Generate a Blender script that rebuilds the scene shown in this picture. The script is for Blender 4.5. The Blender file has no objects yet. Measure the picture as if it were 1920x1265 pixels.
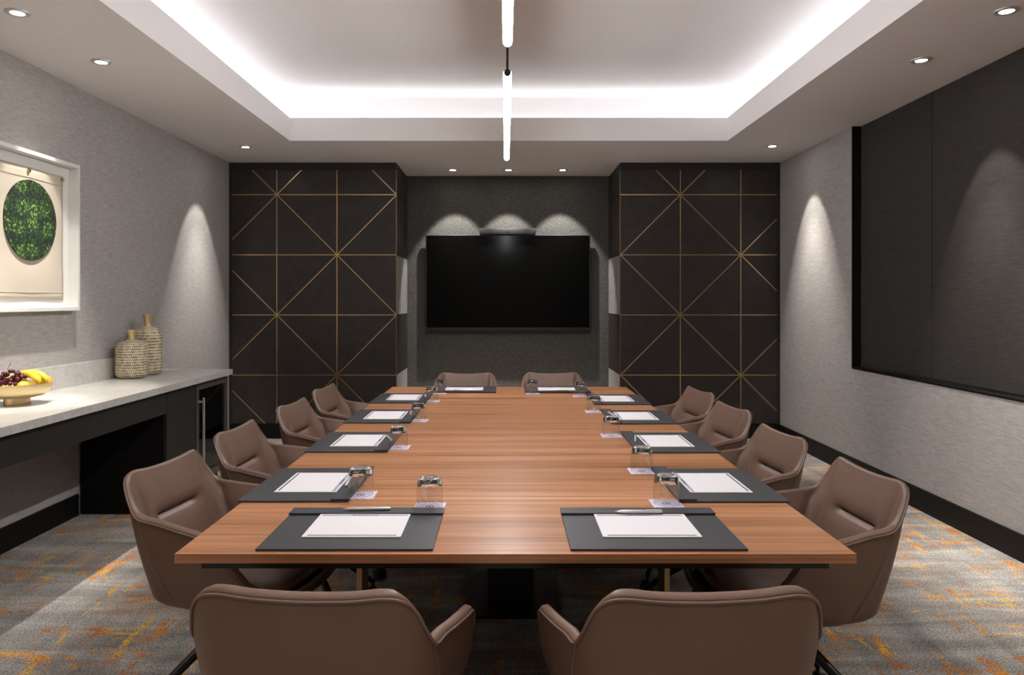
import bpy, bmesh, math, random
from math import sin, cos, pi, radians as R
from mathutils import Vector, Matrix
random.seed(7)
S = bpy.context.scene
C = S.collection

# ------------------------------------------------------------------ camera
cam_d = bpy.data.cameras.new('camera')
cam = bpy.data.objects.new('camera', cam_d); C.objects.link(cam)
CAMZ = 1.32
cam.location = (0, 0, CAMZ); cam.rotation_euler = (R(90), 0, 0)
cam_d.sensor_width = 36; cam_d.lens = 1376/1920*36
cam_d.shift_x = 12/1920; cam_d.shift_y = -70.5/1920
cam_d.clip_start = 0.02
S.camera = cam
# ------------------------------------------------------------------ world, exposure
w = bpy.data.worlds.new('world'); S.world = w; w.use_nodes = True
w.node_tree.nodes['Background'].inputs[0].default_value = (0, 0, 0, 1)
w.node_tree.nodes['Background'].inputs[1].default_value = 0.0
S.view_settings.view_transform = 'Standard'; S.view_settings.look = 'None'
S.view_settings.exposure = 1.46; S.view_settings.gamma = 1.0
S.view_settings.use_curve_mapping = False
try:
    S.cycles.max_bounces = 10; S.cycles.diffuse_bounces = 5; S.cycles.glossy_bounces = 4
    S.cycles.transmission_bounces = 10; S.cycles.transparent_max_bounces = 8
    S.cycles.sample_clamp_indirect = 4.0; S.cycles.use_denoising = True
    S.cycles.caustics_refractive = True; S.cycles.caustics_reflective = False
except Exception: pass
# room measures (metres)
XL, XR, YF, YB, ZC, YT = -2.63, 2.61, 6.98, 7.74, 2.625, 7.74
YN = -1.4
TX0, TX1, TY0, TY1 = -1.77, 1.82, 0.55, 6.02      # opening of the ceiling tray
ZLIP, ZUP = 2.813, 3.075
WARM = (1.0, .95, .88); COOL = (.955, .975, 1.0)
P_COVE, P_SPOT, P_TVSPOT, E_TUBE = 3.6, 28.5, 40.0, 41.0

def area_light(name, loc, sx, sy, power, col, rot, parent=None):
    d = bpy.data.lights.new(name, 'AREA'); d.shape = 'RECTANGLE'; d.size = sx; d.size_y = sy
    d.energy = power; d.color = col
    o = bpy.data.objects.new(name, d); C.objects.link(o); o.location = loc; o.rotation_euler = rot
    if parent: o.parent = parent
    return o

# ------------------------------------------------------------------ materials
def new_mat(name):
    m = bpy.data.materials.new(name); m.use_nodes = True
    return m, m.node_tree.nodes, m.node_tree.links, m.node_tree.nodes['Principled BSDF']
def sp(b, k, v):
    if k in b.inputs: b.inputs[k].default_value = v
def mat(name, col, rough=.5, metal=0, spec=.5, coat=0, emis=None, es=0, bump=None):
    m, n, l, b = new_mat(name)
    sp(b, 'Base Color', (*col, 1)); sp(b, 'Roughness', rough); sp(b, 'Metallic', metal)
    sp(b, 'Specular IOR Level', spec); sp(b, 'Coat Weight', coat)
    if emis: sp(b, 'Emission Color', (*emis, 1)); sp(b, 'Emission Strength', es)
    if bump:
        add_bump(n, l, b, *bump)
    return m
def node(n, t, **kw):
    x = n.new(t)
    for k, v in kw.items(): setattr(x, k, v)
    return x
def coords(n, l, scale, obj=False):
    if obj:
        tc = n.new('ShaderNodeTexCoord'); src = tc.outputs['Object']
    else:
        tc = n.new('ShaderNodeNewGeometry'); src = tc.outputs['Position']
    mp = n.new('ShaderNodeMapping'); mp.inputs['Scale'].default_value = scale
    l.new(src, mp.inputs['Vector']); return mp.outputs['Vector']
def noise(n, l, vec, scale, detail=2, rough=.5, dist=0):
    t = n.new('ShaderNodeTexNoise'); t.inputs['Scale'].default_value = scale
    t.inputs['Detail'].default_value = detail; t.inputs['Roughness'].default_value = rough
    t.inputs['Distortion'].default_value = dist
    l.new(vec, t.inputs['Vector']); return t.outputs['Fac']
def ramp(n, l, fac, stops, interp='LINEAR'):
    r = n.new('ShaderNodeValToRGB'); r.color_ramp.interpolation = interp
    el = r.color_ramp.elements
    while len(el) < len(stops): el.new(.5)
    for e, (p, c) in zip(el, stops):
        e.position = p; e.color = (*c, 1) if len(c) == 3 else c
    l.new(fac, r.inputs['Fac']); return r.outputs['Color']
def mix(n, l, fac, a, b, mode='MIX'):
    m = n.new('ShaderNodeMix'); m.data_type = 'RGBA'; m.blend_type = mode
    for sock, v in ((m.inputs['Factor'], fac), (m.inputs['A'] if False else m.inputs[6], a), (m.inputs[7], b)):
        if isinstance(v, (int, float)): sock.default_value = v
        elif isinstance(v, tuple): sock.default_value = (*v, 1)
        else: l.new(v, sock)
    return m.outputs[2]
def math_n(n, l, op, a, b=None):
    m = n.new('ShaderNodeMath'); m.operation = op
    for i, v in enumerate((a, b)):
        if v is None: continue
        if isinstance(v, (int, float)): m.inputs[i].default_value = v
        else: l.new(v, m.inputs[i])
    return m.outputs[0]
def bump_from(n, l, b, h, strength, dist=.002):
    bp = n.new('ShaderNodeBump'); bp.inputs['Strength'].default_value = strength
    bp.inputs['Distance'].default_value = dist
    l.new(h, bp.inputs['Height']); l.new(bp.outputs[0], b.inputs['Normal'])
def add_bump(n, l, b, scale, strength, dist=.002):
    v = coords(n, l, (1, 1, 1), True)
    bump_from(n, l, b, noise(n, l, v, scale, 3), strength, dist)

M = {}
M['plaster'] = mat('ceiling_plaster', (.85, .83, .83), .8, spec=.2)
M['cream_paper'] = mat('cream_paper', (.50, .44, .355), .8)
M['white_frame'] = mat('white_frame', (.70, .69, .66), .4)
M['black_base'] = mat('black_baseboard', (.0055, .005, .005), .5, spec=.2)
M['black_lacquer'] = mat('black_wood', (.017, .017, .016), .45, spec=.4)
M['black_metal'] = mat('black_metal', (.012, .012, .013), .35, metal=.3)
M['black_plastic'] = mat('black_plastic', (.008, .008, .008), .45)
M['brass'] = mat('brass', (.62, .43, .22), .28, metal=1)
M['gold_metal'] = mat('champagne_metal', (.72, .57, .30), .36, metal=.75)
M['steel'] = mat('brushed_steel', (.70, .68, .64), .42, metal=.7)
M['bronze'] = mat('bronze_bar', (.30, .21, .11), .35, metal=.9)
M['paper'] = mat('white_paper', (.70, .67, .685), .8)
M['ink'] = mat('navy_ink', (.045, .045, .075), .7)
M['screen'] = mat('tv_screen', (.0015, .0015, .0015), .12, spec=.08)
M['pen'] = mat('pen_silver', (.75, .72, .70), .3, metal=.6)
M['lens'] = mat('lamp_lens', (1, 1, 1), .5, emis=(1, .95, .86), es=30)
M['led'] = mat('led_strip', (1, 1, 1), .5, emis=COOL, es=3)
M['tube'] = mat('light_tube', (1, 1, 1), .5, emis=(1, .99, .995), es=E_TUBE)
M['ring'] = mat('lamp_ring', (.6, .58, .56), .35, metal=.3)
M['orange'] = mat('orange_peel', (.85, .33, .02), .45, bump=(160, .3))
M['mango'] = mat('mango_skin', (.85, .42, .03), .4)
M['banana'] = mat('banana_skin', (.86, .62, .03), .45)
M['stem'] = mat('green_stem', (.16, .17, .06), .6)
M['grape'] = mat('grape_skin', (.09, .012, .022), .25, coat=.3)
M['cap_blue'] = mat('blue_cap', (.05, .15, .3), .4)

def m_wallpaper(name, base, dark, ):
    m, n, l, b = new_mat(name)
    v1 = coords(n, l, (14, 14, 230)); v2 = coords(n, l, (300, 300, 12))
    f1 = noise(n, l, v1, 1, 3); f2 = noise(n, l, v2, 1, 2)
    f = math_n(n, l, 'ADD', math_n(n, l, 'MULTIPLY', f1, .65), math_n(n, l, 'MULTIPLY', f2, .35))
    c = ramp(n, l, f, [(.32, dark), (.68, base)])
    l.new(c, b.inputs['Base Color']); sp(b, 'Roughness', .75); sp(b, 'Specular IOR Level', .25)
    bump_from(n, l, b, f, .35, .0012); return m
M['wallpaper'] = m_wallpaper('grey_grasscloth', (.455, .430, .412), (.288, .268, .256))
M['dark_fabric'] = m_wallpaper('charcoal_fabric', (.046, .041, .037), (.022, .0195, .0175))

def m_tvwall():
    m, n, l, b = new_mat('textured_charcoal_vinyl')
    v = coords(n, l, (1, 1, 1.4)); f = noise(n, l, v, 95, 4, .7, .6)
    c = ramp(n, l, f, [(.36, (.028, .027, .025)), (.56, (.085, .083, .076)), (.72, (.17, .165, .155))])
    l.new(c, b.inputs['Base Color']); sp(b, 'Roughness', .6); bump_from(n, l, b, f, .6, .004); return m
M['tvwall'] = m_tvwall()
def m_greyside():
    m, n, l, b = new_mat('grey_textured_vinyl')
    v = coords(n, l, (1, 1, .35)); f = noise(n, l, v, 70, 4, .7, .6)
    c = ramp(n, l, f, [(.3, (.16, .155, .15)), (.7, (.42, .41, .39))])
    l.new(c, b.inputs['Base Color']); sp(b, 'Roughness', .6); bump_from(n, l, b, f, .5, .003); return m
M['greyside'] = m_greyside()
def m_panel():
    m, n, l, b = new_mat('dark_brown_leather_tile')
    v = coords(n, l, (1, 1, 1)); f = noise(n, l, v, 9, 4, .65)
    c = ramp(n, l, f, [(.35, (.021, .0165, .0145)), (.7, (.034, .028, .024))])
    l.new(c, b.inputs['Base Color']); sp(b, 'Roughness', .42); sp(b, 'Specular IOR Level', .45)
    f2 = noise(n, l, v, 220, 2); bump_from(n, l, b, f2, .25, .001); return m
M['panel'] = m_panel()
def m_leather(name, c0, c1, rough, spec=.45):
    m, n, l, b = new_mat(name)
    v = coords(n, l, (1, 1, 1), True); f = noise(n, l, v, 6, 3)
    c = ramp(n, l, f, [(.3, c0), (.7, c1)])
    l.new(c, b.inputs['Base Color']); sp(b, 'Roughness', rough); sp(b, 'Specular IOR Level', spec)
    f2 = noise(n, l, v, 420, 2); bump_from(n, l, b, f2, .12, .0006); return m
M['leather'] = m_leather('brown_leather', (.150, .089, .064), (.176, .106, .078), .40)
M['shaded_leather'] = m_leather('shaded_brown_leather', (.122, .070, .048), (.142, .083, .058), .42)  # brown leather darkened, the low light on the outer sides put into colour
M['pad_leather'] = m_leather('charcoal_leather', (.040, .041, .045), (.050, .050, .055), .42)
def m_wood(name, horiz=True):
    m, n, l, b = new_mat(name)
    v = coords(n, l, (.55, 26, 26)); v2 = coords(n, l, (1.6, 130, 130)); v3 = coords(n, l, (.5, 2.2, 1))
    f = noise(n, l, v, 1.0, 5, .6, 1.1); f2 = noise(n, l, v2, 1.0, 3, .6); f3 = noise(n, l, v3, 1.0, 2)
    c = ramp(n, l, f, [(.30, (.24, .092, .038)), (.44, (.42, .185, .084)), (.55, (.53, .25, .122)), (.72, (.66, .345, .185))])
    c2 = ramp(n, l, f2, [(.3, (.70, .66, .62)), (.65, (1.04, 1.04, 1.04))])
    c = mix(n, l, 1.0, c, c2, 'MULTIPLY')
    c3 = ramp(n, l, f3, [(.3, (.88, .86, .84)), (.7, (1.08, 1.08, 1.08))])
    c = mix(n, l, 1.0, c, c3, 'MULTIPLY')
    l.new(c, b.inputs['Base Color']); sp(b, 'Roughness', .30); sp(b, 'Specular IOR Level', .5)
    bump_from(n, l, b, f2, .06, .0006); return m
M['wood'] = m_wood('walnut_veneer')
def m_marble():
    m, n, l, b = new_mat('white_marble')
    v = coords(n, l, (1, 1, 1)); f = noise(n, l, v, 5, 6, .6, 1.6); f2 = noise(n, l, v, 60, 3)
    c = ramp(n, l, f, [(.40, (.54, .52, .49)), (.49, (.49, .47, .435)), (.53, (.56, .545, .515)), (.7, (.58, .565, .54))])
    c2 = ramp(n, l, f2, [(.3, (.93, .93, .93)), (.6, (1, 1, 1))])
    l.new(mix(n, l, 1.0, c, c2, 'MULTIPLY'), b.inputs['Base Color']); sp(b, 'Roughness', .3); return m
M['marble'] = m_marble()
def m_carpet():
    m, n, l, b = new_mat('distressed_carpet')
    g1 = noise(n, l, coords(n, l, (1, 1, 1)), 130, 3, .85)
    gl = noise(n, l, coords(n, l, (1.0, 5.5, 1)), 1.3, 5, .65, .6)
    gm = noise(n, l, coords(n, l, (7, 1.3, 1)), 1.1, 4, .6, .4)
    base = ramp(n, l, gl, [(.33, (.25, .235, .22)), (.5, (.34, .32, .30)), (.68, (.52, .50, .47))])
    b2 = ramp(n, l, gm, [(.3, (.76, .77, .79)), (.62, (1.14, 1.13, 1.11))])
    base = mix(n, l, 1.0, base, b2, 'MULTIPLY')
    sx = noise(n, l, coords(n, l, (3.0, 17, 1)), 1.0, 6, .68, .8)
    sy = noise(n, l, coords(n, l, (15, 2.6, 1)), 1.0, 6, .68, .8)
    msk = noise(n, l, coords(n, l, (1, 1, 1)), 1.9, 3, .6)
    brk = noise(n, l, coords(n, l, (1, 1, 1)), 28, 2, .6)
    def thr(x, lo, hi): return ramp(n, l, x, [(lo, (0, 0, 0)), (hi, (1, 1, 1))])
    tx = thr(sx, .562, .60); ty = thr(sy, .548, .588)
    st = mix(n, l, 1.0, tx, ty, 'LIGHTEN')
    st = mix(n, l, 1.0, st, thr(msk, .37, .47), 'MULTIPLY')
    st = mix(n, l, 1.0, st, thr(brk, .38, .52), 'MULTIPLY')
    hue = noise(n, l, coords(n, l, (1, 1, 1)), 7, 2)
    oc = ramp(n, l, hue, [(.35, (.55, .17, .025)), (.5, (.70, .27, .035)), (.62, (.85, .47, .06))])
    bw = bpy_rgb = n.new('ShaderNodeRGBToBW'); l.new(st, bw.inputs[0])
    c = mix(n, l, math_n(n, l, 'MULTIPLY', bw.outputs[0], .93), base, oc)
    sp2 = ramp(n, l, g1, [(.36, (.38, .38, .38)), (.64, (1.62, 1.62, 1.62))])
    c = mix(n, l, 1.0, c, sp2, 'MULTIPLY')
    l.new(c, b.inputs['Base Color']); sp(b, 'Roughness', .95); sp(b, 'Specular IOR Level', .1)
    bump_from(n, l, b, g1, .8, .006); return m
M['carpet'] = m_carpet()
def m_glass(name, col=(1, 1, 1), ior=1.45, rough=0):
    m, n, l, b = new_mat(name)
    sp(b, 'Base Color', (*col, 1)); sp(b, 'Roughness', rough); sp(b, 'IOR', ior); sp(b, 'Transmission Weight', 1); return m
M['glass'] = m_glass('thick_glass', (.99, 1, .99))
def m_thin(name, tint, edge, refl=1.0):
    m, n, l, b = new_mat(name)
    n.remove(b); out = n['Material Output']
    tr = n.new('ShaderNodeBsdfTransparent'); gl = n.new('ShaderNodeBsdfGlossy'); gl.inputs['Roughness'].default_value = .02
    lw = n.new('ShaderNodeLayerWeight'); lw.inputs['Blend'].default_value = .5
    c = ramp(n, l, lw.outputs['Facing'], [(.0, tint), (.72, tint), (.9, edge)]); l.new(c, tr.inputs['Color'])
    fr = ramp(n, l, lw.outputs['Facing'], [(0, (.11,)*3), (.7, (.20,)*3), (.86, (.35,)*3), (1, (.9,)*3)]); fb = n.new('ShaderNodeRGBToBW'); l.new(fr, fb.inputs[0])
    mx = n.new('ShaderNodeMixShader'); l.new(math_n(n, l, 'MULTIPLY', fb.outputs[0], refl), mx.inputs['Fac'])
    l.new(tr.outputs[0], mx.inputs[1]); l.new(gl.outputs[0], mx.inputs[2]); l.new(mx.outputs[0], out.inputs['Surface']); return m
M['thin_glass'] = m_thin('thin_clear_glass', (.95, .96, .955), (.62, .66, .63))
M['door_glass'] = m_thin('dark_door_glass', (.62, .65, .66), (.4, .4, .4), .8)
M['bottle'] = m_glass('water_bottle', (.62, .78, .92), 1.33)
def m_coaster():
    m, n, l, b = new_mat('lavender_coaster_paper')
    v = coords(n, l, (60, 60, 1), True)
    w_ = n.new('ShaderNodeTexWave'); w_.inputs['Scale'].default_value = .45; w_.inputs['Distortion'].default_value = 2.5
    w_.bands_direction = 'DIAGONAL'; l.new(v, w_.inputs['Vector'])
    c = ramp(n, l, w_.outputs['Fac'], [(.10, (.46, .38, .62)), (.24, (.70, .64, .76)), (1, (.76, .71, .79))])
    l.new(c, b.inputs['Base Color']); sp(b, 'Roughness', .7); return m
M['coaster'] = m_coaster()
def m_basket():
    m, n, l, b = new_mat('beaded_gold')
    tc = n.new('ShaderNodeTexCoord'); uv = tc.outputs['UV']
    mp = n.new('ShaderNodeMapping'); mp.inputs['Scale'].default_value = (56, 22, 1); l.new(uv, mp.inputs['Vector'])
    br = n.new('ShaderNodeTexBrick'); br.inputs['Scale'].default_value = 1
    br.inputs['Brick Width'].default_value = 1; br.inputs['Row Height'].default_value = 1
    br.inputs['Mortar Size'].default_value = .17; br.inputs['Mortar Smooth'].default_value = .4
    l.new(mp.outputs[0], br.inputs['Vector'])
    nz = noise(n, l, coords(n, l, (1, 1, 1), True), 34, 2)
    hole = ramp(n, l, nz, [(.47, (0, 0, 0)), (.53, (1, 1, 1))])
    bb = n.new('ShaderNodeRGBToBW'); l.new(hole, bb.inputs[0])
    mort = br.outputs['Fac']
    seam = ramp(n, l, mort, [(.2, (.86, .77, .56)), (.8, (.46, .36, .20))])
    darkseam = ramp(n, l, mort, [(.2, (.86, .77, .56)), (.75, (.10, .07, .035))])
    c = mix(n, l, bb.outputs[0], seam, darkseam)
    l.new(c, b.inputs['Base Color']); sp(b, 'Roughness', .35); sp(b, 'Metallic', .0)
    inv = math_n(n, l, 'SUBTRACT', 1.0, mort); bump_from(n, l, b, inv, .9, .004); return m
M['basket'] = m_basket()
def m_oval():
    m, n, l, b = new_mat('green_rosette_print')
    tc = n.new('ShaderNodeTexCoord')
    vo = n.new('ShaderNodeTexVoronoi'); vo.inputs['Scale'].default_value = 8.5; vo.inputs['Randomness'].default_value = .45
    l.new(tc.outputs['Object'], vo.inputs['Vector'])
    d = vo.outputs['Distance']
    ring = ramp(n, l, d, [(0, (.35,)*3), (.10, (.1,)*3), (.20, (1,)*3), (.30, (.75,)*3), (.42, (.15,)*3), (.6, (0,)*3)])
    v2 = n.new('ShaderNodeTexVoronoi'); v2.inputs['Scale'].default_value = 62; l.new(tc.outputs['Object'], v2.inputs['Vector'])
    leaf = ramp(n, l, v2.outputs['Distance'], [(.1, (1,)*3), (.55, (.0,)*3)])
    base = mix(n, l, leaf, (.008, .016, .010), (.035, .085, .028))
    hi = mix(n, l, leaf, (.015, .05, .012), (.26, .38, .08))
    l.new(mix(n, l, ring, base, hi), b.inputs['Base Color']); sp(b, 'Roughness', .5); return m
M['oval'] = m_oval()

# ------------------------------------------------------------------ mesh helpers
class Geo:
    def __init__(s): s.v = []; s.f = []
    def add(s, vs, fs):
        k = len(s.v); s.v += [tuple(v) for v in vs]; s.f += [tuple(i+k for i in f) for f in fs]; return s
    def box(s, x0, x1, y0, y1, z0, z1, bev=0):
        bm = bmesh.new(); bmesh.ops.create_cube(bm, size=1)
        for v in bm.verts:
            v.co = Vector(((x0+x1)/2+v.co.x*(x1-x0), (y0+y1)/2+v.co.y*(y1-y0), (z0+z1)/2+v.co.z*(z1-z0)))
        if bev: bmesh.ops.bevel(bm, geom=bm.edges[:], offset=bev, segments=2, affect='EDGES', profile=.6)
        bm.verts.index_update()
        s.add([v.co[:] for v in bm.verts], [[v.index for v in f.verts] for f in bm.faces]); bm.free(); return s
    def quad(s, a, b, c, d): return s.add([a, b, c, d], [(0, 1, 2, 3)])
    def lathe(s, prof, c=(0, 0, 0), n=32, sx=1, sy=1):
        vs = []; fs = []
        m = len(prof)
        for i in range(n):
            a = 2*pi*i/n
            for r, z in prof: vs.append((c[0]+r*cos(a)*sx, c[1]+r*sin(a)*sy, c[2]+z))
        for i in range(n):
            for j in range(m-1):
                a = i*m+j; b = ((i+1) % n)*m+j
                fs.append((a, b, b+1, a+1))
        return s.add(vs, fs)
    def tube(s, pts, r, n=10, closed=False, caps=True):
        pts = [Vector(p) for p in pts]; N = len(pts)
        rr = r if isinstance(r, (list, tuple)) else [r]*N
        vs = []; fs = []; up = None
        for i, p in enumerate(pts):
            if closed: t = pts[(i+1) % N]-pts[i-1]
            else: t = pts[min(i+1, N-1)]-pts[max(i-1, 0)]
            t.normalize()
            if up is None: up = t.orthogonal().normalized()
            else:
                up = (up - t*up.dot(t)).normalized()
            q = t.cross(up)
            for k in range(n):
                a = 2*pi*k/n; vs.append(p+(up*cos(a)+q*sin(a))*rr[i])
        for i in range(N if closed else N-1):
            i2 = (i+1) % N
            for k in range(n):
                fs.append((i*n+k, i2*n+k, i2*n+(k+1) % n, i*n+(k+1) % n))
        if caps and not closed:
            fs.append(tuple(range(n-1, -1, -1))); fs.append(tuple((N-1)*n+k for k in range(n)))
        return s.add(vs, fs)
    def cyl(s, c, r, z0, z1, n=24, r2=None):
        r2 = r if r2 is None else r2
        return s.lathe([(0, z0), (r, z0), (r2, z1), (0, z1)], (c[0], c[1], 0), n)
    def sphere(s, c, r, n=20, sc=(1, 1, 1)):
        prof = [(max(1e-5, cos(a)), sin(a)) for a in [(-pi/2+pi*i/(n//2)) for i in range(n//2+1)]]
        k = len(s.v); s.lathe([(p*r*sc[0], q*r*sc[2]) for p, q in prof], c, n, 1, sc[1]/sc[0]); return s
    def disc(s, c, r, z, n=24): return s.add([(c[0]+r*cos(2*pi*i/n), c[1]+r*sin(2*pi*i/n), z) for i in range(n)], [tuple(range(n))])
    def build(s, name, m, parent=None, smooth=False, angle=35, loc=None, weld=True, recalc=True, **props):
        me = bpy.data.meshes.new(name); me.from_pydata(s.v, [], s.f)
        bm = bmesh.new(); bm.from_mesh(me)
        if weld: bmesh.ops.remove_doubles(bm, verts=bm.verts[:], dist=1e-5)
        bmesh.ops.dissolve_degenerate(bm, edges=bm.edges[:], dist=1e-6)
        if recalc: bmesh.ops.recalc_face_normals(bm, faces=bm.faces[:])
        bm.to_mesh(me); bm.free()
        me.materials.append(m)
        if smooth:
            for p in me.polygons: p.use_smooth = True
            try: me.set_sharp_from_angle(angle=R(angle))
            except Exception: pass
        o = bpy.data.objects.new(name, me); C.objects.link(o)
        if parent: o.parent = parent
        if loc: o.location = loc
        for k, v in props.items(): o[k] = v
        return o
def thing(name, label, cat, loc=(0, 0, 0), rz=0, group=None):
    o = bpy.data.objects.new(name, None); C.objects.link(o); o.empty_display_size = .05
    o.location = loc; o.rotation_euler = (0, 0, rz); o['label'] = label; o['category'] = cat
    if group: o['group'] = group
    return o
def tag(o, label, cat, group=None):
    o['label'] = label; o['category'] = cat
    if group: o['group'] = group
    return o
def struct(o): o['kind'] = 'structure'; return o
def dup(root, loc, rz, label, group=None):
    def cp(o, par):
        c = o.copy(); C.objects.link(c); c.parent = par
        for ch in list(o.children): cp(ch, c)
        return c
    r = cp(root, None); r.location = loc; r.rotation_euler = (0, 0, rz); r['label'] = label
    if group: r['group'] = group
    return r

# ------------------------------------------------------------------ room shell
g = Geo().box(XL-.15, XR+.25, YN-.1, YB+.1, -.05, 0)
struct(g.build('floor', M['carpet']))
g = Geo().box(XL-.12, XL, YN-.1, YB+.1, 0, ZC+.5)
struct(g.build('wall_left', M['wallpaper']))
g = Geo().box(XL, XR+.1, YB, YB+.1, 0, ZC+.5)
struct(g.build('wall_back', M['tvwall']))
g = Geo().box(XL, XR+.2, YN-.1, YN, 0, ZC+.5)
struct(g.build('wall_front', M['wallpaper']))
OPY, OPZ, RD = 5.52, .815, .065        # recess in the right wall
g = Geo().box(XR, XR+RD+.06, YN, OPY+.008, 0, OPZ-.012).box(XR, XR+RD+.06, OPY+.008, YB+.1, 0, ZC+.5)
g.box(XR+RD+.03, XR+RD+.12, YN, OPY+.008, 0, ZC+.5)
struct(g.build('wall_right', M['wallpaper']))
g = Geo().box(XR-.003, XR+RD, YN, OPY+.008, OPZ-.012, OPZ).box(XR-.003, XR+RD, OPY, OPY+.008, OPZ, ZC)
struct(g.build('trim_1', M['black_base']))
# baseboards
struct(Geo().box(XR-.015, XR, YN, YF, 0, .137, .002).build('baseboard_right', M['black_base']))
struct(Geo().box(XL, XL+.015, YN, 4.5, 0, .132, .002).build('baseboard_left', M['black_base']))
struct(Geo().box(-1.03, 1.08, YB-.015, YB, 0, .137, .002).build('baseboard_back', M['black_base']))
# ceiling with tray and light cove
g = Geo()
x0, x1, y0, y1 = XL-.12, XR+.2, YN-.1, YB+.1
g.quad((x0, y0, ZC), (x1, y0, ZC), (x1, TY0, ZC), (x0, TY0, ZC)).quad((x0, TY1, ZC), (x1, TY1, ZC), (x1, y1, ZC), (x0, y1, ZC))
g.quad((x0, TY0, ZC), (TX0, TY0, ZC), (TX0, TY1, ZC), (x0, TY1, ZC)).quad((TX1, TY0, ZC), (x1, TY0, ZC), (x1, TY1, ZC), (TX1, TY1, ZC))
def loop(o, z): return [(TX0-o, TY0-o, z), (TX1+o, TY0-o, z), (TX1+o, TY1+o, z), (TX0-o, TY1+o, z)]
ls = [loop(0, ZC), loop(0, ZLIP), loop(.018, ZLIP), loop(.018, 2.66), loop(.35, 2.66), loop(.35, ZUP)]
for a, b in zip(ls, ls[1:]):
    for i in range(4): g.quad(a[i], a[(i+1) % 4], b[(i+1) % 4], b[i])
g.add(ls[-1], [(0, 1, 2, 3)])
struct(g.build('ceiling', M['plaster'], recalc=False))
# led strips in the cove
AO, HO = .27, .115
zs = ZLIP-HO
for nm, (cx, cy, lx, ly) in {'left': (TX0-AO, (TY0+TY1)/2, .016, TY1-TY0+.5), 'right': (TX1+AO, (TY0+TY1)/2, .016, TY1-TY0+.5),
        'back': ((TX0+TX1)/2, TY1+AO, TX1-TX0+.5, .016), 'front': ((TX0+TX1)/2, TY0-AO, TX1-TX0+.5, .016)}.items():
    t = thing('led_strip', f'white glowing light strip hidden in the {nm} cove of the ceiling tray', 'light strip', (cx, cy, 2.6615))
    Geo().box(-lx/2-.01, lx/2+.01, -ly/2-.01, ly/2+.01, 0, zs-2.66-.006).build('channel', M['white_frame'], t)
    Geo().box(-lx/2, lx/2, -ly/2, ly/2, zs-2.66-.006, zs-2.66-.002).build('diffuser', M['led'], t)
    tilt = {'left': (0, R(-40)), 'right': (0, R(40)), 'back': (R(-40), 0), 'front': (R(40), 0)}[nm]
    area_light('strip_light', (0, 0, zs-2.66), lx, ly, P_COVE*max(lx, ly)/5.0, COOL, (pi+tilt[0], tilt[1], 0), t)

# downlights
def spot(parent, tx, ty, half, power, blend=.3):
    d = bpy.data.lights.new('spot_beam', 'SPOT'); d.energy = power; d.color = WARM
    d.spot_size = 2*half; d.spot_blend = blend; d.shadow_soft_size = .022
    o = bpy.data.objects.new('spot_beam', d); C.objects.link(o); o.parent = parent
    o.location = (0, 0, -.012); o.rotation_euler = (ty, -tx, 0)
    return o
def downlight(x, y, label, group, tilt=(0, 0), power=P_SPOT, half=R(26)):
    t = thing('downlight', label, 'ceiling light', (x, y, ZC), 0, group)
    Geo().lathe([(.030, -.002), (.030, -.006), (.050, -.006), (.052, -.001), (.052, 0)], n=32).build('trim_ring', M['ring'], t, smooth=True)
    Geo().lathe([(0, -.004), (.031, -.004), (.031, 0), (0, 0)], n=24).build('lens', M['lens'], t)
    spot(t, tilt[0], tilt[1], half, power*(.72 if y < 7 else 1))  # spill
    spot(t, tilt[0]*.6, tilt[1]*.6, R(25), power*1.7, 1.0)       # bright core of the beam
    return t
TL = R(16)
for i, (y, lab) in enumerate([(6.25, 'nearest the panelled back wall'), (4.02, 'in front of the framed picture'), (3.33, 'at the top left corner of the photo')]):
    downlight(-2.215, y, f'round recessed downlight in the left soffit, {lab}', 'downlights along the left soffit', (-TL, 0))
for i, (y, lab) in enumerate([(6.22, 'nearest the panelled back wall'), (3.99, 'above the seam between the dark fabric panels'), (3.31, 'at the top right corner of the photo')]):
    downlight(2.26, y, f'round recessed downlight in the right soffit, {lab}', 'downlights along the right soffit', (TL, 0))
for x, lab in [(-.53, 'left one of three above the television'), (.027, 'middle one of three above the television'), (.572, 'right one of three above the television')]:
    downlight(x, 7.36, f'small round downlight, {lab}', 'downlights above the television', (0, R(14)), P_TVSPOT, R(31.5))
for x, y in [(-2.215, 1.1), (-2.215, .3), (2.26, 1.1), (2.26, .3), (-.6, -.1), (.6, -.1)]:  # unseen wide-beam downlights, added as fill from the near end of the room
    downlight(x, y, 'round fill downlight added out of view', 'added fill downlights out of view', (0, 0), P_SPOT*.9, R(45))

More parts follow.
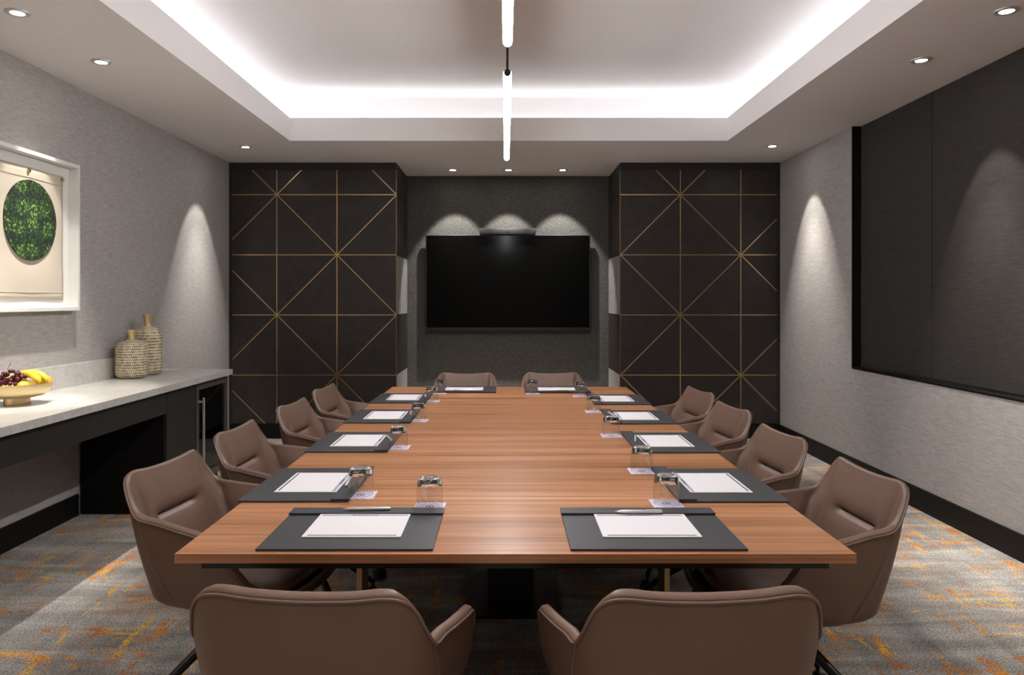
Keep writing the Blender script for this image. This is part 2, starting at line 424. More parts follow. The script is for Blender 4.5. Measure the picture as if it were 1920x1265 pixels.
# linear pendant
PX, PZ, PR = .008, 2.35, .0185
def pendant(ya, yb, label):
    t = thing('linear_pendant', label, 'pendant light', (PX, (ya+yb)/2, PZ), 0, 'tube pendants over the table')
    L = (yb-ya)/2
    pr = [(PR*cos(a)) for a in (0, .5, 1.0, 1.4)]
    pts = [(0, -L, 0), (0, -L+.004, 0), (0, -L+.012, 0), (0, -L+.02, 0), (0, L-.02, 0), (0, L-.012, 0), (0, L-.004, 0), (0, L, 0)]
    gt = Geo().tube(pts, [PR*.45, PR*.75, PR*.93, PR, PR, PR*.93, PR*.75, PR*.45], 20)
    gt.build('light_tube', M['tube'], t, smooth=True)
    hs = Geo(); vs = []; K = 13
    for yy in (-L+.004, L-.004):
        for q in range(K): a = R(10)+(pi-R(20))*q/(K-1); vs.append(((PR+.0015)*cos(a), yy, (PR+.0015)*sin(a)))
    hs.add(vs, [(q, q+1, K+q+1, K+q) for q in range(K-1)])
    ho = hs.build('top_housing', M['white_frame'], t, smooth=True)
    md = ho.modifiers.new('thick', 'SOLIDIFY'); md.thickness = .001
    for s in (-1, 1):
        st = Geo().cyl((0, s*(L+.012)), .0055, .0, ZUP-PZ-.01, 12).build('suspension_rod', M['black_metal'], t, smooth=True)
        if s < 0: Geo().sphere((0, s*(L+.012), 0), .0165, 16).build('end_cap', M['black_metal'], st, smooth=True)
    return t
pendant(3.34, 5.35, 'glowing white tube pendant over the table, the one nearer the television')
pendant(.93, 2.95, 'glowing white tube pendant cut off by the top edge of the photo')

# ------------------------------------------------------------------ panelled blocks with brass inlay
def clip_seg(p, q, x0, x1, z0, z1):
    (ax, az), (bx, bz) = p, q; t0, t1 = 0, 1
    for d, lo, hi, a in ((bx-ax, x0, x1, ax), (bz-az, z0, z1, az)):
        if abs(d) < 1e-9:
            if a < lo or a > hi: return None
            continue
        u, v = (lo-a)/d, (hi-a)/d
        if u > v: u, v = v, u
        t0, t1 = max(t0, u), min(t1, v)
    if t0 >= t1: return None
    return (ax+(bx-ax)*t0, az+(bz-az)*t0), (ax+(bx-ax)*t1, az+(bz-az)*t1)
ZG = [2.892, 2.320, 1.748, 1.177, .605, .033]
def block(bx0, bx1, xs, star0, side, label):
    t = thing('panelled_pier', label, 'wall panelling', ((bx0+bx1)/2, YF, 0))
    ox = (bx0+bx1)/2
    Geo().box(bx0-ox, bx1-ox, .012, YB-YF, 0, ZC).build('core', M['black_lacquer'], t)
    px0, px1 = (bx0+.03, bx1) if side > 0 else (bx0, bx1-.03)
    z0, z1 = .145, 2.555
    # leather tiles: rectangular grid with fine joints, split along one diagonal of each square
    tiles = Geo(); gp = .0015
    xg = sorted(set([px0, px1]+[x for x in xs if px0 < x < px1])); zg = [z0]+[z for z in sorted(ZG) if z0 < z < z1]+[z1]
    for a, b in zip(xg, xg[1:]):
        for c, d in zip(zg, zg[1:]):
            tiles.box(a-ox+gp, b-ox-gp, 0, .012, c+gp, d-gp)
    tiles.build('leather_tiles', M['panel'], t)
    fr = Geo().box(bx0-ox, bx1-ox, -.003, .012, z1, ZC, .001)
    if side > 0: fr.box(bx0-ox, px0-ox, -.003, .012, z0-.008, z1, .001)
    else: fr.box(px1-ox, bx1-ox, -.003, .012, z0-.008, z1, .001)
    fr.build('frame', M['black_lacquer'], t)
    Geo().box(bx0-ox, bx1-ox, .004, .02, 0, z0-.008).build('plinth', M['black_base'], t)
    # inlay
    inl = Geo(); wd = .0045
    def bar(p, q):
        c = clip_seg(p, q, px0, px1, z0, z1)
        if not c: return
        (ax, az), (bx_, bz) = c; d = Vector((bx_-ax, bz-az)); d.normalize(); n = Vector((-d.y, d.x))*wd
        vs = []
        for yy in (-.0018, .010):
            for (u, v) in ((ax, az), (bx_, bz)):
                for sg in (-1, 1): vs.append((u+n.x*sg-ox, yy, v+n.y*sg))
        inl.add(vs, [(0, 1, 3, 2), (4, 5, 7, 6), (0, 1, 5, 4), (2, 3, 7, 6), (0, 2, 6, 4), (1, 3, 7, 5)])
    for x in xs[1:-1] if len(xs) > 3 else xs: bar((x, z0), (x, z1))
    for z in ZG: bar((px0, z), (px1, z))
    for i in range(len(xs)-1):
        for j in range(len(ZG)-1):
            if (i+j) % 2 == star0: bar((xs[i], ZG[j]), (xs[i+1], ZG[j+1]))
            else: bar((xs[i+1], ZG[j]), (xs[i], ZG[j+1]))
    inl.build('brass_inlay', M['brass'], t, recalc=True)
    # side face towards the television recess
    xs_ = bx1-ox if side > 0 else bx0-ox
    for k, (c, d) in enumerate([(z0, .605), (.605, 1.177), (1.177, 1.748), (1.748, 2.32), (2.32, 2.555)]):
        grey = k in (0, 2)
        xa, xb = (xs_, xs_+.006) if side > 0 else (xs_-.006, xs_)
        o = Geo().box(xa, xb, .004, YB-YF, c+.003, d-.003, .001).build('side_panel', M['greyside'] if grey else M['panel'], t)
        if grey: o['label'] = 'light grey textured side panel'
    xa, xb = (xs_, xs_+.007) if side > 0 else (xs_-.007, xs_)
    Geo().box(xa, xb, -.001, .004, z0, z1).build('corner_strip', M['bronze'], t)
    return t
# grid columns: brass verticals as seen, one pitch beyond the cut column
block(XL, -1.043, [-2.747, -2.176, -1.604, -1.036], 0, 1, 'dark brown leather-tiled pier with brass star lines, left of the television')
block(1.092, XR, [1.092, 1.662, 2.237, 2.808], 0, -1, 'dark brown leather-tiled pier with brass star lines, right of the television')

# ------------------------------------------------------------------ television and video bar
TVY = YB-.10
t = thing('television', 'large black flat television on the charcoal wall', 'television', (.025, TVY, 1.505))
Geo().box(-.857, .857, 0, .035, -.49, .49, .004).build('casing', M['black_plastic'], t)
Geo().box(-.848, .848, -.0015, .002, -.472, .482).build('screen', M['screen'], t)
Geo().box(-.30, .30, .035, .10, -.2, .2).build('wall_bracket', M['black_metal'], t)
Geo().box(-.85, .85, .005, .05, -.512, -.491, .003).build('speaker_rail', M['black_plastic'], t)
t = thing('video_bar', 'slim dark video bar on top of the television', 'video bar', (.022, TVY-.02, 1.997))
g = Geo(); prof = []
Geo().box(-.295, .295, -.03, .06, 0, .062, .014).build('housing', mat('video_bar_grey', (.012, .012, .013), .4), t, smooth=True)
Geo().tube([(0, -.034, .034), (0, -.028, .034)], .012, 16).build('camera_lens', M['screen'], t)

# ------------------------------------------------------------------ dark fabric panels in the right recess
for k, lab in enumerate(['narrow-looking dark fabric wall panel at the far end of the right recess', 'dark fabric wall panel in the right recess lit by a downlight',
                         'dark fabric wall panel in the right recess beyond the edge of the photo']):
    ya, yb = OPY-.92*(k+1), OPY-.92*k
    o = Geo().box(XR+RD-.002, XR+RD+.02, ya+.004, yb-(.004 if k else .02), OPZ+.012, ZC-.001, .002).build('fabric_panel', M['dark_fabric'])
    tag(o, lab, 'wall panel', 'dark fabric panels in the right recess')
g = Geo().box(XR+RD+.004, XR+RD+.03, YN, OPY, OPZ, ZC)
struct(g.build('trim_2', M['dark_fabric']))

# ------------------------------------------------------------------ framed picture
t = thing('framed_picture', 'white box-framed print with a round green rosette disc on the left wall', 'picture', (XL, 4.045, 1.693))
FY, FZ, D, FW = .385, .437, .062, .022
g = Geo().box(.0, D, -FY, FY, FZ-FW, FZ, .002).box(0, D, -FY, FY, -FZ, -FZ+FW, .002).box(0, D, -FY, -FY+FW, -FZ+FW, FZ-FW, .002).box(0, D, FY-FW, FY, -FZ+FW, FZ-FW, .002)
g.build('frame', M['white_frame'], t)
Geo().box(0, .006, -FY+FW, FY-FW, -FZ+FW, FZ-FW).build('backing_board', M['white_frame'], t)
pp = Geo()
NY, NZ = 24, 28
vs = []; fs = []
for j in range(NZ+1):
    for i in range(NY+1):
        u, v = i/NY, j/NZ
        vs.append((.010+.0012*sin(u*9+v*3)+.0012*sin(v*13), -.30+.60*u, -.375+.73*v))
for j in range(NZ):
    for i in range(NY):
        a = j*(NY+1)+i; fs.append((a, a+1, a+NY+2, a+NY+1))
po = pp.add(vs, fs).build('cream_sheet', M['cream_paper'], t, smooth=True)
so = po.modifiers.new('thick', 'SOLIDIFY'); so.thickness = .002
Geo().tube([(.011, 0, .065), (.018, 0, .065)], .222, 64).build('rosette_disc', M['oval'], t)
for y in (-.29, -.02, .285):
    Geo().tube([(.010, y, .335), (.022, y, .335)], .010, 14).build('brass_pin', M['brass'], t)
for dz in (-.33, .30):
    Geo().tube([(.0125, -.30, dz), (.0125, .30, dz)], .0016, 6).build('pressed_line', M['cream_paper'], t)

# ------------------------------------------------------------------ credenza (worktop, cabinet, fridge)
CX = -2.055; FX = -2.09; CT = .80; Y0C, Y1C = 1.0, 5.53
t = thing('marble_worktop', 'long white marble worktop along the left wall', 'worktop', (XL+.001, 3.2, CT-.04))
Geo().box(0, CX-XL, Y0C-3.2, Y1C-3.2, 0, .04, .002).build('slab', M['marble'], t)
Geo().box(0, .02, Y0C-3.2, Y1C-3.2, .0405, .176, .0015).build('backsplash', M['marble'], t)
t = thing('sideboard', 'black wooden sideboard under the marble worktop with open knee space', 'cabinet', (XL+.001, 3.2, 0))
def Lx(x): return x-XL
def Ly(y): return y-3.2
Geo().box(Lx(FX)-.02, Lx(FX), Ly(Y0C+.02), Ly(4.52), .62, .7575, .001).build('apron', M['black_lacquer'], t)
Geo().box(0.016, Lx(FX)-.022, Ly(4.52), Ly(4.54), .0, .7575).build('side_panel', M['black_base'], t)
Geo().box(0.016, Lx(FX)-.022, Ly(4.945), Ly(4.96), .0, .7575).build('side_panel', M['black_lacquer'], t)
Geo().box(0.016, Lx(FX)-.022, Ly(1.6), Ly(1.62), .0, .7575).build('side_panel', M['black_lacquer'], t)
Geo().box(0.001, .014, Ly(4.541), Ly(5.5), .0, .7575).build('back_panel', M['black_base'], t)
Geo().box(Lx(FX)-.02, Lx(FX), Ly(4.525), Ly(4.955), .10, .7575, .001).build('door', M['black_lacquer'], t)
Geo().box(Lx(FX)-.06, Lx(FX)-.045, Ly(4.545), Ly(4.94), .0, .10).build('plinth', M['black_base'], t)
Geo().box(0.016, Lx(FX)-.022, Ly(1.02), Ly(1.6), .0, .7575).build('cupboard', M['black_lacquer'], t)
# fridge
f0, f1 = 4.965, 5.52
t = thing('glass_door_fridge', 'built-in minibar fridge with glass door and long steel handle', 'fridge', (-2.35, (f0+f1)/2, 0))
h = (f1-f0)/2; bx0, bx1 = -.24, .232
g = Geo().box(bx0, bx1, -h, -h+.02, .06, .745).box(bx0, bx1, h-.02, h, .06, .745).box(bx0, bx1, -h+.02, h-.02, .725, .745).box(bx0, bx1, -h+.02, h-.02, .06, .09).box(bx0, bx0+.02, -h+.02, h-.02, .09, .725)
g.build('body', M['black_plastic'], t)
Geo().box(bx0+.02, bx1-.03, -h+.02, h-.02, .385, .391).build('shelf', mat('fridge_shelf', (.10, .11, .11), .3), t)
Geo().box(bx0, bx1-.05, -h, h, 0, .058).build('plinth', M['black_base'], t)
dx0, dx1 = bx1+.003, bx1+.028
g = Geo().box(dx0, dx1, -h, -h+.04, .07, .745, .001).box(dx0, dx1, h-.04, h, .07, .745, .001).box(dx0, dx1, -h+.04, h-.04, .705, .745, .001).box(dx0, dx1, -h+.04, h-.04, .07, .12, .001)
d = g.build('door', mat('fridge_door_frame', (.15, .14, .12), .4, metal=.6), t)
Geo().box(dx0+.008, dx0+.013, -h+.04, h-.04, .12, .705).build('glass_pane', M['door_glass'], d)
hg = Geo().box(dx1+.030, dx1+.042, -h+.022, -h+.036, .17, .655, .002)
hg.box(dx1, dx1+.031, -h+.024, -h+.034, .20, .214).box(dx1, dx1+.031, -h+.024, -h+.034, .62, .634)
hg.build('handle', M['steel'], d)
for k, (y, x, z, lab) in enumerate([(5.12, -2.22, .392, 'small clear water bottle on the fridge shelf nearest the handle'), (5.24, -2.26, .392, 'clear water bottle at the back of the fridge shelf'),
                                    (5.15, -2.2, .0905, 'clear water bottle standing on the fridge floor')]):
    b = thing('water_bottle', lab, 'bottle', (x, y, z), 0, 'water bottles in the fridge')
    Geo().lathe([(0, 0), (.028, 0), (.030, .006), (.030, .10), (.028, .125), (.013, .155), (.012, .172), (0, .172)], n=20).build('bottle_body', M['bottle'], b, smooth=True)
    Geo().lathe([(0, .173), (.014, .173), (.014, .188), (0, .188)], n=16).build('cap', M['cap_blue'], b)
    Geo().lathe([(.0305, .05), (.0308, .05), (.0308, .09), (.0305, .09)], n=20).build('paper_band', mat('bottle_band', (.35, .3, .5), .5), b)

# vases
def uv_lathe(prof, name, m, parent, n=48):
    me = bpy.data.meshes.new(name); vs = []; fs = []; uvs = []
    k = len(prof); L = [0]
    for a, b in zip(prof, prof[1:]): L.append(L[-1]+math.hypot(b[0]-a[0], b[1]-a[1]))
    for i in range(n+1):
        a = 2*pi*i/n
        for r, z in prof: vs.append((r*cos(a), r*sin(a), z))
    for i in range(n):
        for j in range(k-1):
            fs.append((i*k+j, (i+1)*k+j, (i+1)*k+j+1, i*k+j+1))
            u0, u1, v0, v1 = i/n, (i+1)/n, L[j]/L[-1], L[j+1]/L[-1]
            uvs += [(u0, v0), (u1, v0), (u1, v1), (u0, v1)]
    me.from_pydata(vs, [], fs); me.materials.append(m)
    uvl = me.uv_layers.new(name='UVMap')
    for i, uv in enumerate(uvs): uvl.data[i].uv = uv
    for p in me.polygons: p.use_smooth = True
    o = bpy.data.objects.new(name, me); C.objects.link(o); o.parent = parent; return o
def vase(x, y, r, h, label):
    t = thing('beaded_vase', label, 'vase', (x, y, CT+.0005), 0, 'beaded gold vases on the worktop')
    hb = h*.80; c = r*.35; pr = [(0, 0), (r-c, 0)]
    for i in range(1, 7): a = -pi/2+pi/2*i/6; pr.append((r-c+c*cos(a), c+c*sin(a)))
    pr += [(r, c+(hb-r*.7-c)*q/8) for q in range(1, 9)]
    c2 = r*.62
    for i in range(1, 9): a = pi/2*i/8; pr.append((r-c2+c2*cos(a), hb-r*.62+c2*sin(a)*.9))
    pr.append((r*.28, hb+.004))
    uv_lathe(pr, 'beaded_body', M['basket'], t)
    rn = r*.25; top = h
    Geo().lathe([(rn*1.1, hb-.002), (rn, hb+.010), (rn*.95, hb+(top-hb)*.35), (rn*1.25, hb+(top-hb)*.8), (rn*1.5, top), (rn*1.3, top), (rn*.8, hb+.02)], n=28).build('neck', M['gold_metal'], t, smooth=True)
    return t
vase(-2.495, 4.90, .1015, .318, 'shorter beaded gold vase in front of the taller one on the marble worktop')
vase(-2.50, 5.125, .092, .418, 'taller beaded gold vase behind the shorter one on the marble worktop')

# fruit bowl
BXc, BYc = -2.443, 3.67
t = thing('footed_bowl', 'champagne gold footed bowl filled with fruit on the marble worktop', 'bowl', (BXc, BYc, CT+.0005))
Geo().lathe([(0, .034), (.085, .035), (.118, .043), (.137, .058), (.146, .078), (.149, .104), (.146, .104), (.142, .078), (.132, .062), (.112, .050), (.08, .043), (0, .041)], n=48).build('basin', M['gold_metal'], t, smooth=True, angle=60)
Geo().lathe([(0, 0), (.058, 0), (.057, .034), (0, .034)], n=40).build('foot', M['brass'], t, smooth=True)
def fruit_round(nm, m, loc, r, label, cat, sc=(1, 1, 1)):
    t = thing(nm, label, cat, loc, random.random()*3)
    Geo().sphere((0, 0, 0), r, 24, sc).build('peel', m, t, smooth=True)
    Geo().cyl((0, 0), .003, r*sc[2]*.97, r*sc[2]+.003, 8).build('stem', M['stem'], t)
    return t
fruit_round('orange', M['orange'], (-2.508, 3.595, .914), .041, 'orange at the left front of the fruit bowl', 'orange')
fruit_round('orange', M['orange'], (-2.36, 3.76, .897), .036, 'orange at the back right of the fruit bowl', 'orange')
fruit_round('mango', M['mango'], (-2.372, 3.605, .893), .034, 'yellow orange mango at the front right of the fruit bowl', 'mango', (1.25, .9, .85))
def banana(loc, rz, pts, label):
    t = thing('banana', label, 'banana', loc, rz, 'bananas in the fruit bowl')
    N = 14; P = []; rr = []
    for i in range(N):
        u = i/(N-1); a = pts[0]+(pts[1]-pts[0])*u
        P.append((.078*cos(a), 0, .078*sin(a)*.58)); rr.append(.0175*min(1, .45+2.6*min(u, 1-u)))
    Geo().tube(P, rr, 10).build('peel', M['banana'], t, smooth=True)
    e = Vector(P[0]); d = (Vector(P[0])-Vector(P[1])).normalized()
    Geo().tube([e, e+d*.012], [.006, .004], 8).build('stem_end', M['black_plastic'], t)
banana((-2.39, 3.655, .908), R(-15), (-.1, 2.2), 'front banana on the right side of the fruit bowl')
banana((-2.392, 3.70, .908), R(-5), (-.15, 2.1), 'rear banana on the right side of the fruit bowl')
banana((-2.50, 3.70, .880), R(15), (.3, 2.6), 'banana at the left back of the fruit bowl')
t = thing('grape_bunch', 'bunch of dark red grapes in the middle of the fruit bowl', 'grapes', (-2.425, 3.61, .928))
pos = []; tries = 0
while len(pos) < 40 and tries < 6000:
    tries += 1
    p = Vector((random.uniform(-.05, .055), random.uniform(-.05, .04), random.uniform(-.02, .045)))
    if (p.x/.055)**2+(p.y/.05)**2+(max(p.z, 0)/.048)**2 > 1: continue
    if any((p-q).length < .0165 for q in pos): continue
    pos.append(p)
g0 = Geo().sphere((0, 0, 0), .0105, 14).build('grape', M['grape'], t, smooth=True); g0.location = pos[0]
for p in pos[1:]:
    c = g0.copy(); C.objects.link(c); c.parent = t; c.location = p
Geo().tube([(-.02, 0, .03), (-.024, 0, .055), (-.015, 0, .072), (-.012, .004, .088)], .0014, 6).tube([(-.015, 0, .072), (-.004, 0, .078)], .001, 6).build('stalk', M['stem'], t)

# ------------------------------------------------------------------ table
TBX0, TBX1, TBY0, TBY1, TZ = -.757, .802, 1.676, 4.90, .74
tcx, tcy = (TBX0+TBX1)/2, (TBY0+TBY1)/2
t = thing('conference_table', 'long rectangular walnut conference table in the middle of the room', 'table', (tcx, tcy, 0))
hx, hy = (TBX1-TBX0)/2, (TBY1-TBY0)/2
Geo().box(-hx, hx, -hy, hy, TZ-.022, TZ, .0012).build('tabletop', M['wood'], t)
Geo().box(-hx+.05, hx-.05, -hy+.03, hy-.03, TZ-.044, TZ-.0222).build('subframe', M['black_metal'], t)
Geo().box(-.10, .10, -.12, .12, .012, TZ-.0445, .002).build('cable_pedestal', M['black_plastic'], t)
Geo().box(-.20, .20, -.25, .25, 0, .012, .002).build('foot_plate', M['black_metal'], t)
for sy in (-1.06, 1.06):
    for sx in (-1, 1):
        l_ = Geo().box(sx*.457-.008, sx*.457+.008, sy-.05, sy+.05, .012, TZ-.0445, .001).build('leg', M['bronze'], t)
    Geo().box(-.457-.02, .457+.02, sy-.05, sy+.05, 0, .012, .001).build('floor_rail', M['black_metal'], t)

# ------------------------------------------------------------------ chair
def catmull(P, N):
    n = len(P); out = []
    for k in range(N):
        u = k/N*n; i = int(u); f = u-i
        p0, p1, p2, p3 = P[(i-1) % n], P[i % n], P[(i+1) % n], P[(i+2) % n]
        out.append(.5*((2*p1)+(p2-p0)*f+(2*p0-5*p1+4*p2-p3)*f*f+(3*p1-p0-3*p2+p3)*f**3))
    return out
TOP = [(0, -.290, .785), (.09, -.290, .788), (.148, -.289, .794), (.182, -.286, .790), (.205, -.273, .767), (.220, -.249, .722), (.232, -.216, .683),
       (.240, -.150, .671), (.255, -.08, .660), (.267, -.01, .649), (.272, .040, .638), (.270, .068, .603), (.256, .105, .545), (.238, .155, .488), (.19, .235, .456), (0, .268, .452)]
BOT = [(0, -.215), (.09, -.217), (.150, -.212), (.180, -.198), (.196, -.172), (.204, -.14), (.210, -.11), (.220, -.07), (.225, .0), (.229, .05), (.230, .09),
       (.229, .12), (.226, .15), (.215, .19), (.17, .235), (0, .255)]
ZBOT = .432
def closed(half, f): 
    full = [f(p) for p in half]+[f(tuple([-p[0]]+list(p[1:]))) for p in half[-2:0:-1]]
    return full
N = 132
tops = catmull(closed(TOP, lambda p: Vector(p)), N)
bots = catmull(closed(BOT, lambda p: Vector((p[0], p[1], ZBOT))), N)
def normals(ring):
    out = []
    for i in range(N):
        d = ring[(i+1) % N]-ring[i-1]; nn = Vector((d.y, -d.x, 0))
        if nn.dot(Vector((ring[i].x, ring[i].y-.0, 0))) < 0: nn = -nn
        out.append(nn.normalized())
    return out
bn = normals(bots); tn = normals(bots)
def loft(rings, cap=None):
    g = Geo(); vs = [p for r in rings for p in r]; fs = []
    for j in range(len(rings)-1):
        for i in range(N): fs.append((j*N+i, j*N+(i+1) % N, (j+1)*N+(i+1) % N, (j+1)*N+i))
    if cap is not None:
        vs.append(cap); k = len(vs)-1; j = (len(rings)-1)*N
        for i in range(N): fs.append((j+i, j+(i+1) % N, k))
    return g.add(vs, fs)
def make_chair(label, group):
    t = thing('tub_chair', label, 'chair', (0, 0, 0), 0, group)
    rings = []
    for j in range(12):
        v = j/11
        rings.append([tops[i].lerp(bots[i], v)+bn[i]*.012*sin(pi*v) for i in range(N)])
    cen = Vector((0, .02, 0))
    for s_, z in ((.975, .423), (.92, .410), (.80, .402), (.5, .397)):
        rings.append([Vector((cen.x+(p.x-cen.x)*s_, cen.y+(p.y-cen.y)*s_, z)) for p in bots])
    loft(rings, Vector((cen.x, cen.y, .396))).build('outer_shell', M['shaded_leather'], t, smooth=True, angle=60)
    # inner upholstery with rolled rim and horizontal pleat
    th = .021
    rim = [[tops[i]+bn[i]*.000+Vector((0, 0, -.001)) for i in range(N)]]
    for a in (25, 60, 95, 130): rim.append([tops[i]-bn[i]*(th/2-th/2*cos(R(a)*180/155))+Vector((0, 0, .009*sin(R(a)))) for i in range(N)])
    NI = 44
    for j in range(NI+1):
        v = j/NI; row = []
        for i in range(N):
            p = tops[i].lerp(bots[i], v)-bn[i]*th
            back = max(0, min(1, (-.10-p.y)/.08))*max(0, min(1, (.235-abs(p.x))/.09)); back = back*back*(3-2*back)
            puff = .017*back*min(1, v/.30)**.8
            cr = math.exp(-((p.z-.650)/.0065)**2)*max(0, min(1, (.112-abs(p.x))/.02))*back
            cr2 = math.exp(-((p.z-.650)/.03)**2)*max(0, min(1, (.16-abs(p.x))/.06))*back
            arm = .008*(1-back)*min(1, v/.2)
            dn = min((Vector((tops[i].x-s_*.232, tops[i].y+.216))).length for s_ in (1, -1))
            groove = math.exp(-(dn/.011)**2)*min(1, v/.08)
            row.append(p-bn[i]*(puff+arm-.016*cr-.010*cr2-.011*groove))
        rim.append(row)
    loft(rim).build('upholstery', M['leather'], t, smooth=True, angle=70)
    Geo().tube([tops[i]+bn[i]*.0015+Vector((0, 0, -.004)) for i in range(N)], .0032, 6, closed=True).build('piping', M['leather'], t, smooth=True)
    # seams at the back corners, running down the outside
    for s_ in (1, -1):
        i0 = min(range(N), key=lambda i: (tops[i]-Vector((s_*.232, -.216, .683))).length)
        Geo().tube([tops[i0].lerp(bots[i0], v/10)+bn[i0]*(.012*sin(pi*v/10)+.0004) for v in range(11)], .0016, 5).build('seam', M['leather'], t, smooth=True)
    cu = []
    for s_, z in ((.84, .444), (.885, .462), (.89, .478), (.87, .490), (.80, .497), (.5, .501)):
        cu.append([Vector((p.x*s_, (p.y-.01)*s_+.015, z)) for p in bots])
    loft(cu, Vector((0, .015, .502))).build('seat_cushion', M['leather'], t, smooth=True, angle=70)
    Geo().lathe([(0, .395), (.075, .395), (.075, .385), (.03, .375), (.028, .33), (.034, .325), (.034, .27), (.0, .262)], n=24).build('column', M['black_metal'], t, smooth=True)
    for k in range(4):
        a = R(45+90*k); ca, sa = cos(a), sin(a)
        pts = [(ca*r_, sa*r_, z_) for r_, z_ in ((.02, .315), (.10, .272), (.20, .195), (.29, .118), (.335, .078))]
        lg = Geo().tube(pts, [.017, .0155, .014, .0125, .0115], 12).build('leg', M['black_metal'], t, smooth=True)
        w_ = Geo(); c0 = Vector((ca*.335, sa*.335, .0275)); ax = Vector((-sa, ca, 0))
        for s_ in (-1, 1): w_.tube([c0+ax*s_*.006, c0+ax*s_*.009, c0+ax*s_*.022, c0+ax*s_*.025], [.022, .027, .027, .022], 20)
        w_.tube([c0+Vector((0, 0, .0)), c0+Vector((0, 0, .055))], .007, 10)
        w_.build('caster', M['black_plastic'], lg, smooth=True)
    return t
chairs = [
 (-.347, 1.60, R(-4), 'brown leather tub chair at the near end of the table, left one, seen from behind', 'chairs at the near end of the table'),
 (.350, 1.597, R(3), 'brown leather tub chair at the near end of the table, right one, seen from behind', 'chairs at the near end of the table'),
 (-.832, 2.345, R(-90-8), 'tub chair nearest the camera on the left side of the table', 'chairs along the left side of the table'),
 (-.832, 3.01, R(-90-3), 'brown leather tub chair second from the camera on the left side of the table', 'chairs along the left side of the table'),
 (-.81, 3.72, R(-90-5), 'brown leather tub chair third from the camera on the left side of the table', 'chairs along the left side of the table'),
 (-.81, 4.38, R(-90-5), 'brown leather tub chair farthest from the camera on the left side of the table', 'chairs along the left side of the table'),
 (.842, 2.245, R(90+4), 'tub chair nearest the camera on the right side of the table', 'chairs along the right side of the table'),
 (.82, 2.89, R(90+6), 'brown leather tub chair second from the camera on the right side of the table', 'chairs along the right side of the table'),
 (.84, 3.57, R(90+8), 'brown leather tub chair third from the camera on the right side of the table', 'chairs along the right side of the table'),
 (.85, 4.22, R(90+8), 'brown leather tub chair farthest from the camera on the right side of the table', 'chairs along the right side of the table'),
 (-.280, 4.96, R(180), 'brown leather tub chair at the far end of the table, left one below the television', 'chairs at the far end of the table'),
 (.332, 4.97, R(180), 'brown leather tub chair at the far end of the table, right one below the television', 'chairs at the far end of the table')]
c0 = None
for x, y, rz, lab, grp in chairs:
    if c0 is None:
        c0 = make_chair(lab, grp); c0.location = (x, y, 0); c0.rotation_euler = (0, 0, rz); first = (x, y, rz)
    else: dup(c0, (x, y, 0), rz, lab, grp)

# ------------------------------------------------------------------ place settings
def make_pad(label):
    t = thing('desk_pad', label, 'desk pad', (0, 0, 0), 0, 'charcoal leather desk pads on the table')
    Geo().box(-.205, .205, -.16, .155, 0, .0055, .0015).build('pad_base', M['pad_leather'], t)
    Geo().box(-.206, .206, .105, .158, .0062, .0115, .002).build('clip_flap', M['pad_leather'], t)
    return t
def make_note(label):
    t = thing('notepad', label, 'notepad', (0, 0, 0), 0, 'white notepads on the desk pads')
    Geo().box(-.12, .12, -.083, .104, 0, .003, .0004).build('sheets', M['paper'], t)
    Geo().box(-.113, .113, .088, .098, .0031, .0033).build('header_band', mat('header_band', (.33, .33, .42), .7), t)
    g = Geo()
    for k in range(9):
        g.box(-.032+k*.0075, -.027+k*.0075, .090, .096 if k % 3 else .0975, .0034, .0035)
    g.build('header_mark', M['ink'], t)
    Geo().box(-.108, .108, -.0750, -.0702, .0031, .0033).build('footer_line', M['ink'], t)
    return t
def make_pen(label):
    t = thing('ballpoint_pen', label, 'pen', (0, 0, 0), 0, 'silver pens on the desk pads')
    Geo().tube([(-.058, 0, .0048), (-.045, 0, .0048), (.055, 0, .0048), (.062, 0, .0048)], [.0016, .0046, .0046, .003], 12).build('barrel', M['pen'], t, smooth=True)
    Geo().tube([(-.066, 0, .0048), (-.058, 0, .0048)], [.0006, .0016], 8).build('tip', M['steel'], t)
    Geo().box(.02, .06, -.0012, .0012, .0094, .0108).build('clip', M['steel'], t)
    return t
def make_coaster(label):
    t = thing('paper_coaster', label, 'coaster', (0, 0, 0), 0, 'lavender coasters under the glasses')
    Geo().box(-.043, .043, -.043, .043, 0, .0018, .0003).build('card', M['coaster'], t)
    g = Geo().lathe([(.009, .0019), (.012, .0019)], n=20); g.box(-.003, .003, -.004, .004, .0019, .00195)
    g.build('printed_mark', M['ink'], t)
    return t
def make_glass(label):
    t = thing('water_glass', label, 'glass', (0, 0, 0), 0, 'upturned water glasses on the table')
    Geo().lathe([(.0350, 0), (.0362, .0006), (.0362, .03), (.0352, .060)], n=40).build('glass_wall', M['thin_glass'], t, smooth=True, angle=80)
    Geo().lathe([(0, .0650), (.020, .0640), (.031, .0610), (.0350, .0605), (.0346, .067), (.0325, .0745), (.0295, .0795), (.024, .082), (.012, .0808), (0, .0803)], n=40).build('thick_base', M['glass'], t, smooth=True, angle=80)
    return t
ZT = TZ+.0004
def place(protos, key, maker, loc, rz, label):
    if key not in protos:
        o = maker(label); o.location = loc; o.rotation_euler = (0, 0, rz); protos[key] = o; return o
    return dup(protos[key], loc, rz, label)
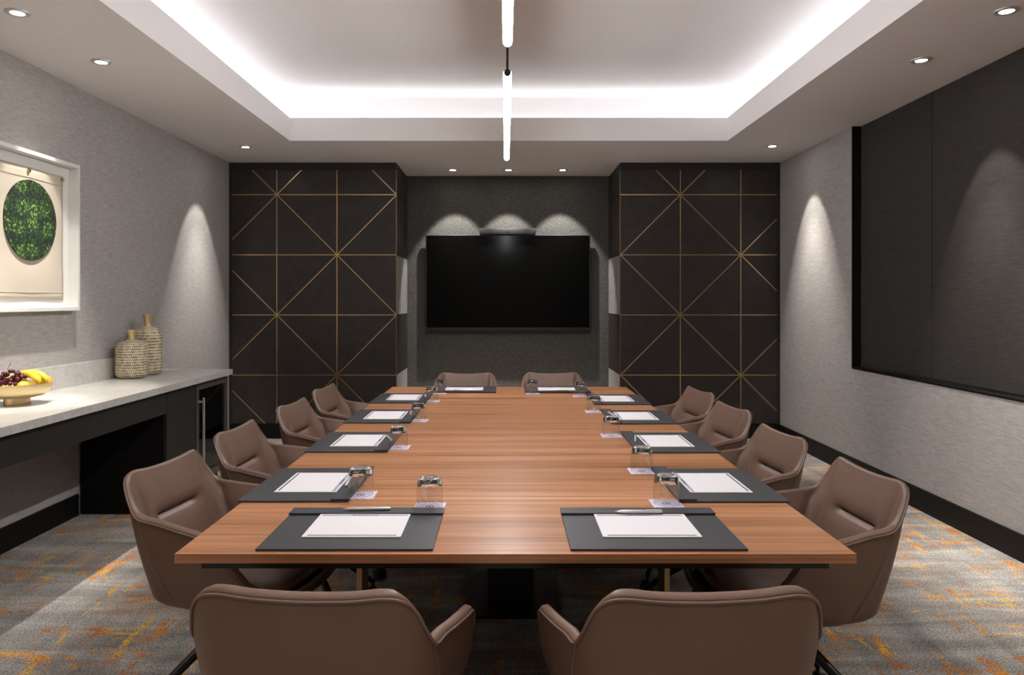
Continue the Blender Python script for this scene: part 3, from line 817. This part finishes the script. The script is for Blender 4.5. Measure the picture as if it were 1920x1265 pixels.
seats = [
 (-.373, 1.853, 0, (-.212, 2.052), 'at the near end of the table, left seat', (.0, .128, 3)),
 (.355, 1.853, 0, (.457, 2.085), 'at the near end of the table, right seat', (-.0, .100, 0)),
 (-.607, 2.305, -90, (-.429, 2.175), 'on the table\'s left side, nearest the camera', (.02, .118, 4)),
 (-.605, 2.99, -90, (-.420, 2.875), 'on the table\'s left side, second from the camera', (-.01, .128, 20)),
 (-.602, 3.645, -90, (-.417, 3.52), 'on the table\'s left side, third from the camera', (-.02, .128, 5)),
 (-.602, 4.31, -90, (-.422, 4.20), 'on the table\'s left side, farthest from the camera', (-.02, .128, 3)),
 (.652, 2.30, 90, (.460, 2.48), 'on the table\'s right side, nearest the camera', (.02, .115, -4)),
 (.655, 2.98, 90, (.451, 3.13), 'on the table\'s right side, second from the camera', (.0, .128, -10)),
 (.650, 3.62, 90, (.457, 3.80), 'on the table\'s right side, third from the camera', (.0, .128, 8)),
 (.645, 4.255, 90, (.449, 4.42), 'on the table\'s right side, farthest from the camera', (.0, .128, 0)),
 (-.265, 4.72, 180, (-.413, 4.56), 'at the table\'s far end, left seat', (.0, .150, 0)),
 (.325, 4.715, 180, (.167, 4.54), 'at the table\'s far end, right seat', (.0, .150, 0))]
pr = {}
for x, y, rz, gl, where, (px_, py_, pa) in seats:
    a = R(rz)
    place(pr, 'pad', make_pad, (x, y, ZT), a, 'charcoal leather desk pad '+where)
    def W(lx, ly): return (x+lx*cos(a)-ly*sin(a), y+lx*sin(a)+ly*cos(a))
    nx, ny = W(0.0, 0)
    place(pr, 'note', make_note, (nx, ny, ZT+.0058), a, 'white notepad on the desk pad '+where)
    py_ = min(py_, .140)
    qx, qy = W(px_, py_)
    onflap = py_ > .109
    place(pr, 'pen', make_pen, (qx, qy, ZT+(.0118 if onflap else .0120)), a+R(pa), 'silver pen on the desk pad '+where)
    place(pr, 'coaster', make_coaster, (gl[0], gl[1], ZT), 0 if rz % 180 == 0 else R(0), 'lavender printed coaster '+where)
    place(pr, 'glass', make_glass, (gl[0], gl[1], ZT+.0022), 0, 'upturned clear water glass '+where)
